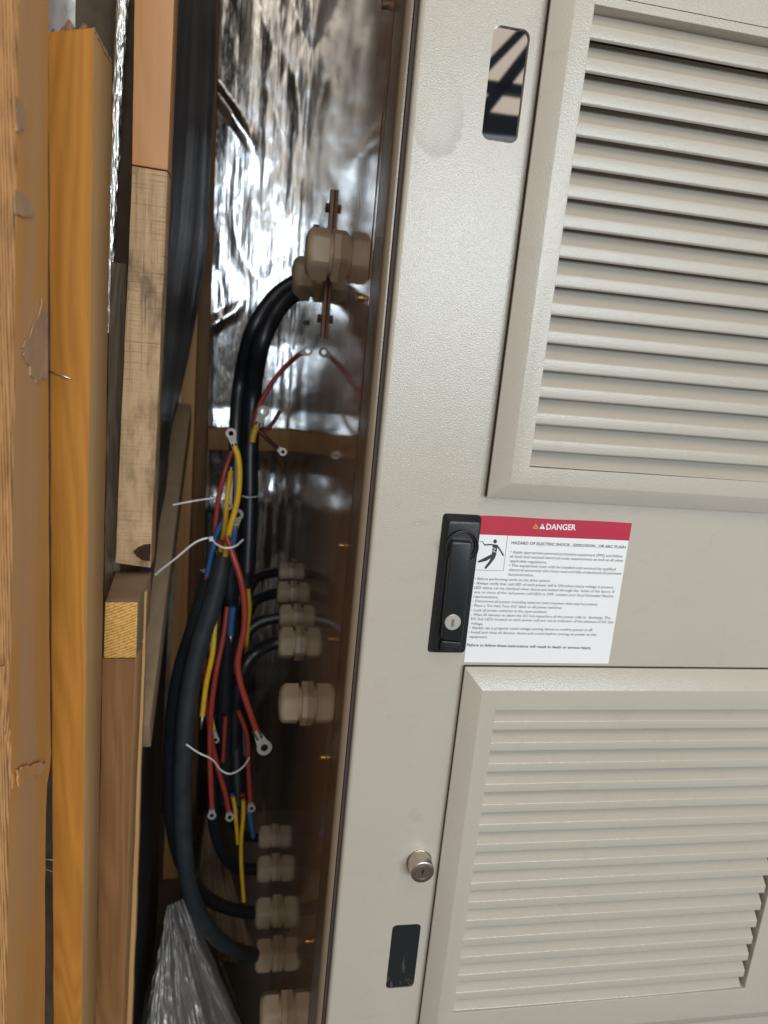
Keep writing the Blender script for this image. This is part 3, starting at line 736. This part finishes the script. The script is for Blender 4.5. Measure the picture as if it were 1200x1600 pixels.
# ------------------------------------------------------------------ near timber on the left
# plywood sheet seen edge-on
def plywood():
    e = empty('plywood_sheet', P(20, 1590, -.2), 'splintered plywood sheet seen edge on, at the left edge of the photo', 'plywood')
    A_, B_ = P(25, 100, -.205), P(13, 1150, -.205)
    def Xz(z): return A_.x+(B_.x-A_.x)*(z-A_.z)/(B_.z-A_.z)
    y0 = -.205
    edge_px = [(-400, 76), (552, 75), (1100, 78), (1190, 80), (1215, 74), (1300, 71), (2200, 68)]
    def back_y(z):
        X = Xz(z); lo_, hi_ = -400.0, 2200.0
        for _ in range(40):
            py = (lo_+hi_)/2; px = next(a[1]+(b[1]-a[1])*(py-a[0])/(b[0]-a[0]) for a, b in zip(edge_px, edge_px[1:]) if py <= b[0])
            q_ = W(px, py, X)
            if q_.z > z: lo_ = py
            else: hi_ = py
        return max(-.19, min(-.05, q_.y))
    zt, zb_ = 2.3, .6
    bm = bmesh.new(); n = 120; cols = []
    for k in range(n+1):
        z = zt+(zb_-zt)*k/n; Xr = Xz(z); sh = 0; y1 = back_y(z)+.002*noise.noise(Vector((9, 0, z*25))); j = .0012*noise.noise(Vector((0, 0, z*60)))+.0018*noise.noise(Vector((3, 0, z*14)))
        row = [Vector((Xr-.022+sh, y0+.004*noise.noise(Vector((5, 0, z*30))), z)), Vector((Xr-.0025+j+sh, y0+.001, z)), Vector((Xr+j*.7+sh, y0+.004, z)), Vector((Xr+j*.3+sh, y1, z)), Vector((Xr-.022+sh, y1, z))]
        cols.append([bm.verts.new(p) for p in row])
    for a, b in zip(cols, cols[1:]):
        for i in range(5):
            f = bm.faces.new((a[i], a[(i+1) % 5], b[(i+1) % 5], b[i])); f.material_index = 0 if i in (0, 1) else 1
    bm.faces.new(cols[0]); bm.faces.new(cols[-1][::-1])
    mesh_obj('panel', bm, [PLYE, PLYF], e, smooth=True, angle=35)
    # peeled veneer patches and splinters on the face
    def flap(pts, th, mat):
        bm = bmesh.new(); q = []
        for i, (px, py) in enumerate(pts):
            p = W(px, py, Xz(1.6)); p = W(px, py, Xz(p.z)+.0014); q.append(p)
        a = [bm.verts.new(p+Vector((th, 0, 0))) for p in q]; b = [bm.verts.new(p-Vector((.0008, 0, 0))) for p in q]
        n = len(q)
        for i in range(n): bm.faces.new((a[i], a[(i+1) % n], b[(i+1) % n], b[i]))
        bm.faces.new(a); bm.faces.new(b[::-1]); mesh_obj('veneer_flap', bm, mat, e)
    def jag(pts, amp=2.2):
        out = []
        for (x0_, y0_), (x1_, y1_) in zip(pts, pts[1:]+pts[:1]):
            for k in range(5):
                t = k/5; out.append((x0_+(x1_-x0_)*t+random.uniform(-amp, amp)*.6, y0_+(y1_-y0_)*t+random.uniform(-amp, amp)))
        return out
    flap(jag([(24, 150), (36, 160), (40, 178), (38, 200), (26, 205)]), .0002, VENEER)
    flap(jag([(22, 295), (42, 306), (54, 325), (52, 338), (24, 336)]), .0002, VENEER)
    flap(jag([(26, 1205), (45, 1196), (64, 1190), (74, 1194), (62, 1208), (44, 1216), (27, 1230)], 3), .0004, PLYF)
    flap(jag([(68, 470), (73, 500), (73, 590), (58, 600), (38, 560), (36, 540), (50, 520)], 4), .0001, VENEER)
    # loose strip at the very left
    bm = bmesh.new(); pts = [P(2, 1040, -.23), P(9, 1120, -.235), P(14, 1170, -.245), P(19, 1232, -.25)]
    tube(bm, spline(pts), lambda t: .0028*(1-t*.75), 5); mesh_obj('splinter', bm, PLYE, e)
    bm = bmesh.new(); pts = [P(24, -40, -.24), P(21, 200, -.23), P(16, 500, -.225), P(15, 900, -.225), P(11, 1150, -.23)]
    tube(bm, spline(pts, 14), lambda t: .0013, 5); mesh_obj('splinter', bm, PLYE, e)
plywood()

# front stud
st_ = empty('timber_stud', P(108, 1600, -.03), 'orange pine stud with a torn top, second piece from the left', 'timber')
q = [(75, 50), (147, 42), (126, 1700), (83.5, 1700)]
f = [P(x, y, -.03) for x, y in q]
bm = bmesh.new(); add_hex(bm, f, [p+Vector((0, .088, 0)) for p in f]); rough_edges(bm, .0016, .0006, 60)
bmesh.ops.recalc_face_normals(bm, faces=bm.faces[:])
for fc in bm.faces: fc.material_index = 1 if abs(fc.normal.x) > .6 else 0
for v in bm.verts:
    if v.co.z > f[0].z-.02: v.co.z += .006*noise.noise(v.co*90)
mesh_obj('stud', bm, [PINE, PINE_SIDE], st_, smooth=True, angle=30)
bm = bmesh.new(); nu, nv = 26, 14; g_ = []
for i in range(nu+1):
    row = []
    for j in range(nv+1):
        u, v = i/nu, j/nv; p = f[0].lerp(f[1], u)+Vector((0, .002+.084*v, -.004))
        h = .004+.013*max(0, noise.noise(Vector((u*4+1, v*1.3, 7)))+.35-.5*abs(u-.4))+.006*random.random()**3*(1-v*.5)
        if i in (0, nu) or j in (0, nv): h = random.uniform(-.002, .003)
        row.append(bm.verts.new(p+Vector((random.uniform(-.0006, .0006), 0, h))))
    g_.append(row)
for a, b in zip(g_, g_[1:]):
    for j in range(nv): bm.faces.new((a[j], b[j], b[j+1], a[j+1]))
bmesh.ops.solidify(bm, geom=bm.faces[:], thickness=.002)
mesh_obj('torn_top', bm, VENEER, st_)
nb = bmesh.new(); a, b = P(74, 579, -.034), P(112, 592, -.040); tube(nb, [a, b], .00075, 8)
tag(mesh_obj('panel_pin', nb, STEEL, smooth=True), 'thin steel pin sticking out across the orange stud', 'nail')
nb = bmesh.new(); tube(nb, [P(84, 1344, -.06), P(72, 1343, -.06), P(64, 1356, -.065), P(84, 1363, -.06)], .0004, 6)
tag(mesh_obj('wire_staple', nb, STEEL), 'small bent wire staple in the gap beside the orange stud, low down', 'staple')
# veneered off-cut behind the torn top
board('foil_offcut', [(70, -60), (118, -60), (118, 70), (68, 95)], .07, .004, FOIL_DULL, 'scrap of dull foil showing above the torn stud top', 'foil')

# backing between stud and planks, with a strip of crumpled foil tape
def fold_disp(p, u, v): return .003*noise.noise(Vector((p.x*40, 0, p.z*12)))
tl, bl = stretch((60, 0), (60, 1600), .32, 3.0, .2); tr, br_ = stretch((262, 0), (185, 1600), .32, 3.0, .2)
grid_sheet('building_wrap', [tl, tr, br_, bl], 0, plain('matt brown wrap', (.085, .06, .04), .7, var=.3, scale=25, Specular_IOR_Level=.2), 40, 160, fold_disp, 'dark brown wrap in the gap between the orange stud and the planks', 'wrap')
bm = bmesh.new(); rows = []
pt = [P(x, y, .285) for x, y in ((196, -120), (192, 0), (186, 110), (180, 250), (174, 380), (171, 520))]
path = spline(pt, 40)
for i, p in enumerate(path):
    k = i/(len(path)-1); r_ = .0085*(1-.55*k)*(1+.25*noise.noise(p*60)); row = []
    for m_ in range(19):
        a_ = math.pi*m_/18; row.append(bm.verts.new(p+Vector((-math.cos(a_)*r_+.0012*noise.noise(Vector((m_*.6, p.z*90, 2))), -math.sin(a_)*r_*(.8+.3*noise.noise(Vector((m_*.7, p.z*70, 0)))), 0))))
    rows.append(row)
for a, b in zip(rows, rows[1:]):
    for i in range(18): bm.faces.new((a[i], a[i+1], b[i+1], b[i]))
tag(mesh_obj('foil_tape', bm, FOIL_TAPE, smooth=True), 'bright crumpled foil tape in the gap right of the orange stud', 'foil')
post('rough_batten', (172, 420), (163, 900), 26, 24, .235, .02, ROUGHW, 'dark rough bark edged batten in the gap behind the stud', zt=P(180, 410, .235).z, zb_=P(175, 935, .235).z)

# plank: smooth upper piece, weathered lower piece
board('upper_plank', [(211, -80), (275, -80), (262.5, 266), (206, 257)], .20, .045, BEECH, 'smooth tan plank end above the weathered plank', 'timber', amp=.0004)
wp = empty('weathered_plank', P(208, 885, .20), 'weathered sawn plank with dark saw marks and a knot near its lower end', 'timber')
board('plank', [(206, 259), (262.5, 268), (235, 888), (180, 880)], .201, .045, WEATHER, None, parent=wp, amp=.0007)
bm = bmesh.new(); kq = [(208, 862), (216, 855), (226, 851), (235.5, 850), (234, 877), (224, 876), (214, 870)]
a = [bm.verts.new(P(x, y, .1996)) for x, y in kq]; bm.faces.new(a); e = bmesh.ops.extrude_face_region(bm, geom=bm.faces[:]); bmesh.ops.translate(bm, vec=(0, .003, 0), verts=[v for v in e['geom'] if isinstance(v, bmesh.types.BMVert)])
mesh_obj('knot', bm, plain('dark knot', (.04, .022, .014), .8, var=.4, Specular_IOR_Level=.1, scale=120, bump=.6), wp)
# end-grain block (top face runs back) and lower column
fb = [P(x, y, .10) for x, y in ((164, 941), (215, 941), (213, 1028), (162, 1028))]
bbk = [P(181, 893, .225), P(237, 893, .225)]; dz = fb[3]-fb[0]
bbk += [bbk[1]+dz, bbk[0]+dz]
bm = bmesh.new(); add_hex(bm, fb, bbk); bmesh.ops.recalc_face_normals(bm, faces=bm.faces[:])
rough_edges(bm, .001, .0003, 6)
for fc in bm.faces: fc.material_index = 0 if fc.normal.y < -.7 else 1
tag(mesh_obj('timber_block', bm, [ENDG, GREYW], smooth=True, angle=30), 'short block with bright yellow end grain, under the weathered plank', 'timber')
bm = bmesh.new(); f = [P(x, y, .112) for x, y in ((160, 1029), (212, 1029), (186, 1700), (146, 1700))]
add_hex(bm, f, [p+Vector((.002, .05, 0)) for p in f]); rough_edges(bm, .0015, .0008, 40)
for fc in bm.faces: fc.material_index = 1 if fc.normal.x > .6 else 0
tag(mesh_obj('lower_plank', bm, [REDW, PALEW], smooth=True, angle=30), 'reddish brown plank standing under the end grain block', 'timber')
post('edge_lath', (213, 940), (197, 1500), 16, 13, .16, .015, PALEW, 'thin pale lath along the right edge of the reddish plank', zt=P(220, 925, .16).z, zb_=P(200, 1700, .16).z)

# ------------------------------------------------------------------ cables
def cab_path(pts, n=10): return spline([P(*p) for p in pts], n)
def cable(label, pts, rpx, mat, group, n=12):
    path = cab_path(pts, n); e = empty('power_cable', path[-1], label, 'cable', group)
    mid = path[len(path)//2]; r = rpx*pxm(mid)
    bm = bmesh.new(); tube(bm, path, r, 18); mesh_obj('sheath', bm, mat, e, smooth=True, angle=60)
    return e
def ring_lug(bm, a, b, s):
    """a: where the wire ends, b: centre of the eye"""
    a, b = Vector(a), Vector(b); d = (b-a).normalized()
    n = (CAM-b).normalized(); n = (n-d*n.dot(d)).normalized()
    tube(bm, [a-d*s*1.0, a+d*s*.7], s*.62, 12)
    side = d.cross(n); N_ = 28
    outer = []; inner = []
    for k in range(N_):
        t = 2*math.pi*k/N_; c, sn = math.cos(t), math.sin(t)
        outer.append(b+(d*c+side*sn)*s*1.25); inner.append(b+(d*c+side*sn)*s*.60)
    for off, flip in ((n*s*.14, 0), (-n*s*.14, 1)):
        pass
    vo = [[bm.verts.new(p+n*s*o_) for p in outer] for o_ in (.14, -.14)]; vi = [[bm.verts.new(p+n*s*o_) for p in inner] for o_ in (.14, -.14)]
    for k in range(N_):
        j = (k+1) % N_
        bm.faces.new((vo[0][k], vo[0][j], vi[0][j], vi[0][k])); bm.faces.new((vo[1][k], vi[1][k], vi[1][j], vo[1][j]))
        bm.faces.new((vo[0][k], vo[1][k], vo[1][j], vo[0][j])); bm.faces.new((vi[0][k], vi[0][j], vi[1][j], vi[1][k]))
    L = (b-a).length
    tg = [a-side*s*.62, a+side*s*.62, a+d*(L-s*.75)+side*s*.95, a+d*(L-s*.75)-side*s*.95]
    f = [p+n*s*.15 for p in tg]; g = [p-n*s*.13 for p in tg]; add_hex(bm, f, g)
def core(parent, pts, rpx, mat, lug=None, ls=6.0, tip=False, label=None):
    path = cab_path(pts, 10); mid = path[len(path)//2]; r = rpx*pxm(mid)
    bm = bmesh.new(); tube(bm, path, r, 12); o = mesh_obj('core_wire', bm, mat, parent, smooth=True, angle=60)
    if label: o['label'] = label
    if lug:
        lb_ = P(*lug, pts[-1][2]-.002); bm = bmesh.new()
        if tip:
            tube(bm, [path[-1]-(lb_-path[-1])*.1, path[-1].lerp(lb_, .5), lb_], lambda t: r*(.9-.6*t), 8); mesh_obj('stripped_tip', bm, TIN, o, smooth=True)
        else:
            ring_lug(bm, path[-1], lb_, ls*pxm(mid)); mesh_obj('ring_lug', bm, TIN, o, smooth=True, angle=35)
    return o
GR = 'black multicore cables bundled in the cavity'
gB = G['B'][0]; YBc = gB.y
cA = cable('left cable of the black pair arching from the upper gland', [(474, 436, YBc), (455, 444, YBc), (425, 468, YBc-.01), (393, 520, YBc-.02), (376, 590, .76), (369, 660, .74), (368, 740, .72), (366, 830, .70), (362, 960, .66), (366, 1100, .62), (372, 1255, .58)], 11, BLACKCAB, GR)
cB = cable('right cable of the black pair arching from the upper gland', [(474, 456, YBc+.01), (455, 462, YBc), (430, 490, YBc-.02), (408, 540, YBc-.04), (396, 610, .74), (391, 700, .72), (390, 800, .70), (386, 893, .68)], 13.5, BLACKCAB, GR)
bm = bmesh.new(); tube(bm, cab_path([(385, 880, .68), (385, 905, .68), (384, 930, .68)]), 10.5*pxm(P(385, 900, .68)), 16); mesh_obj('heat_shrink', bm, BLACKCAB, cB, smooth=True, angle=60)
core(cB, [(388, 920, .66), (390, 950, .655), (387, 985, .66), (384, 1030, .67)], 3.2, YEL, label='yellow core')
core(cB, [(391, 640, .58), (372, 760, .62), (350, 790, .62)][:0] or [(396, 665, .66), (404, 636, .66), (424, 600, .67), (447, 572, .68), (468, 554, .70)], 4.0, RED, (481, 548), 6.5, label='red core reaching towards the side wall')
core(cB, [(394, 690, .64), (397, 676, .64), (402, 664, .64)], 5, YEL, (412, 643), 7.5, label='short yellow core with a flat lug')
core(cB, [(398, 668, .68), (410, 673, .68), (424, 664, .68), (438, 642, .69)], 3.4, DRED)
core(cB, [(404, 672, .67), (418, 686, .67), (433, 700, .68)], 3.4, DRED, (442, 706), 5)
# big bent cables at the left
c1 = cable('charcoal cable bending in a long curve to the lowest full gland', [(350, 865, .42), (343, 900, .42), (330, 950, .42), (311, 1010, .42), (296, 1080, .42), (288, 1160, .42), (285, 1250, .43), (289, 1340, .45), (300, 1400, .48), (325, 1450, .51), (362, 1482, .55), (405, 1494, .595)], 14, GREYCAB, GR)
c2 = cable('thinner black cable left of the charcoal one, bending into the gland above', [(326, 893, .47), (318, 930, .47), (302, 985, .47), (282, 1050, .48), (270, 1130, .49), (267, 1220, .50), (272, 1300, .52), (290, 1360, .56), (320, 1400, .61), (360, 1420, .66), (410, 1428, .70)], 12, BLACKCAB, GR)
c3 = cable('black cable hanging behind the red wires in the middle of the bundle', [(360, 850, .55), (358, 960, .55), (352, 1060, .56), (350, 1160, .57), (352, 1252, .58)], 12, BLACKCAB, GR)
GM = 'black cables curving down from the middle glands'
def arc(k, label, mids, r, endpts):
    g, Rr = G[k]
    p0 = g+Vector((-Rr*.9, 0, 0)); path = spline([p0, p0+Vector((-Rr*.6, 0, 0))]+[P(*m) for m in mids+endpts], 12)
    e = empty('power_cable', path[-1], label, 'cable', GM)
    bm = bmesh.new(); tube(bm, path, r*pxm(g), 16); mesh_obj('sheath', bm, BLACKCAB, e, smooth=True, angle=60); return e
m4 = arc('4', 'black cable from the lowest gland of the middle group', [(402, 1018, .61), (383, 1040, .60), (371, 1080, .60)], 10, [(366, 1150, .60), (368, 1262, .60)])
m3 = arc('3', 'black cable from the third gland of the middle group', [(404, 973, .70), (385, 992, .69), (370, 1040, .67)], 9, [(360, 1130, .63), (358, 1240, .62)])
m2 = arc('2', 'black cable from the second gland of the middle group', [(405, 935, .82), (390, 950, .80), (378, 1000, .77)], 8.5, [(372, 1080, .74), (370, 1200, .70)])
m1 = arc('1', 'black cable from the farthest gland of the middle group', [(407, 900, .92), (393, 914, .90), (380, 960, .86)], 7.5, [(376, 1060, .80), (382, 1180, .72)])
gL = 'black cables curving up from the lower glands'
def low(k, label, mids, r):
    g, Rr = G[k]; p0 = g+Vector((-Rr*.9, 0, 0)); path = spline([p0, p0+Vector((-Rr*.5, 0, 0))]+[P(*m) for m in mids], 12)
    e = empty('power_cable', path[-1], label, 'cable', gL); bm = bmesh.new(); tube(bm, path, r*pxm(g), 16); mesh_obj('sheath', bm, BLACKCAB, e, smooth=True, angle=60); return e
low('7', 'black cable curving up out of the second gland of the lower row', [(372, 1356, .80), (350, 1335, .78), (335, 1290, .76), (333, 1230, .74), (342, 1120, .70)], 9)
low('6', 'black cable curving up out of the farthest gland of the lower row', [(382, 1305, .88), (366, 1285, .86), (358, 1240, .84), (358, 1150, .80)], 7)

# coloured cores at the heads of the cables
core(c2, [(324, 900, .44), (331, 868, .44), (338, 835, .44), (349, 815, .44), (352, 806, .44)], 4.6, BLU, (354, 786), 6, label='blue core, left one')
core(c2, [(322, 905, .45), (333, 850, .45), (337, 815, .45), (342, 775, .45), (352, 735, .45), (362, 705, .46)], 4.2, RED, label='long red core')
core(c1, [(352, 868, .40), (358, 830, .39), (370, 785, .39), (374, 745, .39), (372, 715, .39), (366, 697, .39)], 4.8, YEL, (361, 677), 6.5, label='yellow core with an upright lug')
core(c1, [(344, 868, .43), (352, 820, .43), (355, 780, .43), (361, 735, .43)], 4.4, YEL, (357, 790), 5.5)
core(c1, [(360, 865, .42), (364, 845, .42), (367, 825, .42)], 5, BLU, (371, 804), 7.5, label='short blue core with a flat lug')
core(c1, [(342, 848, .41), (352, 850, .405), (361, 853, .40)], 5.2, RED)
core(c3, [(354, 838, .36), (364, 868, .35), (376, 905, .345), (382, 945, .345), (381, 985, .345), (372, 1030, .345), (374, 1060, .345), (386, 1100, .345), (403, 1148, .345)], 5.0, RED, (413, 1168), 10, label='long red core ending in a large ring lug')
core(c3, [(364, 948, .47), (361, 975, .47), (360, 992, .47)], 5, BLU, (361, 1006), 0, True)
core(c3, [(355, 948, .46), (349, 995, .45), (338, 1050, .44), (330, 1110, .44), (328, 1180, .44), (331, 1262, .44)], 4.2, RED, (331, 1274), 5.5, label='red core hanging straight to a small ring lug')
core(c3, [(336, 975, .45), (332, 1020, .44), (322, 1070, .44), (316, 1118, .44)], 4.2, YEL, (314, 1140), 0, True, label='yellow core ending in a bare tip')
core(c3, [(320, 1030, .48), (320, 1070, .48), (326, 1130, .48), (338, 1190, .48), (352, 1240, .48), (357, 1266, .48)], 4.0, RED, (359, 1277), 5.5)
core(c3, [(338, 970, .49), (330, 1000, .49)], 3, YEL, (325, 1030), 0, True)
core(c3, [(330, 1120, .50), (334, 1140, .50)], 3.2, YEL, (337, 1156), 4.5)
core(m4, [(372, 1110, .50), (386, 1150, .50), (388, 1200, .50), (391, 1252, .50)], 3.6, RED, (393, 1263), 5)
core(m4, [(352, 1120, .53), (350, 1160, .53), (348, 1190, .53)], 3.2, RED)
core(m4, [(364, 1245, .55), (367, 1262, .55), (369, 1285, .55), (372, 1318, .56)], 3.2, YEL)
core(m4, [(380, 1250, .54), (380, 1275, .54), (377, 1310, .54), (377, 1350, .55), (381, 1408, .56)], 3.2, YEL, label='yellow core hanging to the lower glands')
core(m4, [(389, 1262, .55), (392, 1285, .55), (396, 1308, .56)], 3.4, BLU)
core(m3, [(362, 1240, .56), (366, 1258, .56), (370, 1268, .56)], 3.4, BLU)
core(m3, [(378, 1240, .56), (383, 1256, .56), (386, 1270, .56)], 3.2, RED)
# cable ties
def tie(label, pts, r=.0011, head=None):
    e = empty('cable_tie', P(*pts[-1]), label, 'cable tie', 'white cable ties')
    bm = bmesh.new(); path = cab_path(pts, 10)
    rings = []
    for i, p in enumerate(path):
        t = (path[min(i+1, len(path)-1)]-path[max(i-1, 0)]).normalized(); n = (CAM-p).normalized(); s = t.cross(n).normalized(); n = s.cross(t)
        rings.append([bm.verts.new(p+s*a*r*1.3+n*b*r*.5) for a, b in ((-1, -1), (1, -1), (1, 1), (-1, 1))])
    for A, B in zip(rings, rings[1:]):
        for k in range(4): bm.faces.new((A[k], A[(k+1) % 4], B[(k+1) % 4], B[k]))
    bm.faces.new(rings[0][::-1]); bm.faces.new(rings[-1]); mesh_obj('strap', bm, TIE, e)
    if head:
        c = P(*head); bm = bmesh.new(); bx(bm, c.x-.003, c.x+.003, c.y-.002, c.y+.003, c.z-.0035, c.z+.0035); bevel_all(bm, .0008); mesh_obj('head', bm, TIE, e)
tie('white tie looped round the wires, its tail ending at the weathered plank', [(380, 843, .36), (368, 853, .34), (352, 856, .335), (338, 850, .345), (329, 841, .36), (315, 843, .36), (300, 851, .35), (275, 872, .32), (252, 890, .28), (243, 898, .26)], head=(330, 842, .352))
tie('pale tie end stretching left from the bundle above the looped one', [(345, 777, .46), (320, 780, .46), (295, 784, .46), (270, 789, .45)], .001)
tie('dim tie round the bundle low down, above the small lugs', [(291, 1163, .40), (310, 1176, .40), (332, 1187, .40), (345, 1203, .41), (360, 1209, .41), (378, 1200, .42), (390, 1184, .44)], .0009)
tie('thin tie across the right cable of the black pair', [(378, 775, .63), (388, 777, .625), (402, 776, .64)], .0009)

# ------------------------------------------------------------------ foil and wrap heaped at the bottom
def heap(name, pts, Ys, mat, amp, label, nx=50, nz=70, f=26):
    tl, tr, br2, bl2 = [P(x, y, Y) for (x, y), Y in zip(pts, Ys)]
    def d(p, u, v):
        k = math.sin(math.pi*min(max(u, 0), 1))**.7
        return amp*(k*.9+.95*abs(noise.noise(Vector((u*6+v*.8, v*.9, 2))))+.45*abs(noise.noise(Vector((u*12-v*1.5, v*1.6, 9))))+.35*abs(noise.noise(Vector((u*3+v*4, v*4-u*5, 5))))+.05*noise.noise(Vector((u*26, v*9, 1))))
    return grid_sheet(name, [tl, tr, br2, bl2], 0, mat, nx, nz, d, label, 'foil', thick=.0006)
heap('crumpled_foil', [(268, 1408), (294, 1398), (425, 1690), (212, 1690)], (.62, .62, .50, .46), FOIL_DULL, .05, 'dull silver crumpled foil peak at the bottom, left of the bent cable')
heap('crumpled_foil', [(330, 1490), (345, 1495), (450, 1760), (330, 1760)], (.66, .66, .6, .55), FOIL_DULL, .035, 'smaller crumpled foil fold under the bent cable')
heap('plastic_wrap', [(322, 1262), (342, 1268), (455, 1700), (262, 1640)], (.98, .98, .85, .85), BROWNPLA, .05, 'brown plastic wrap hanging behind the bent cables')
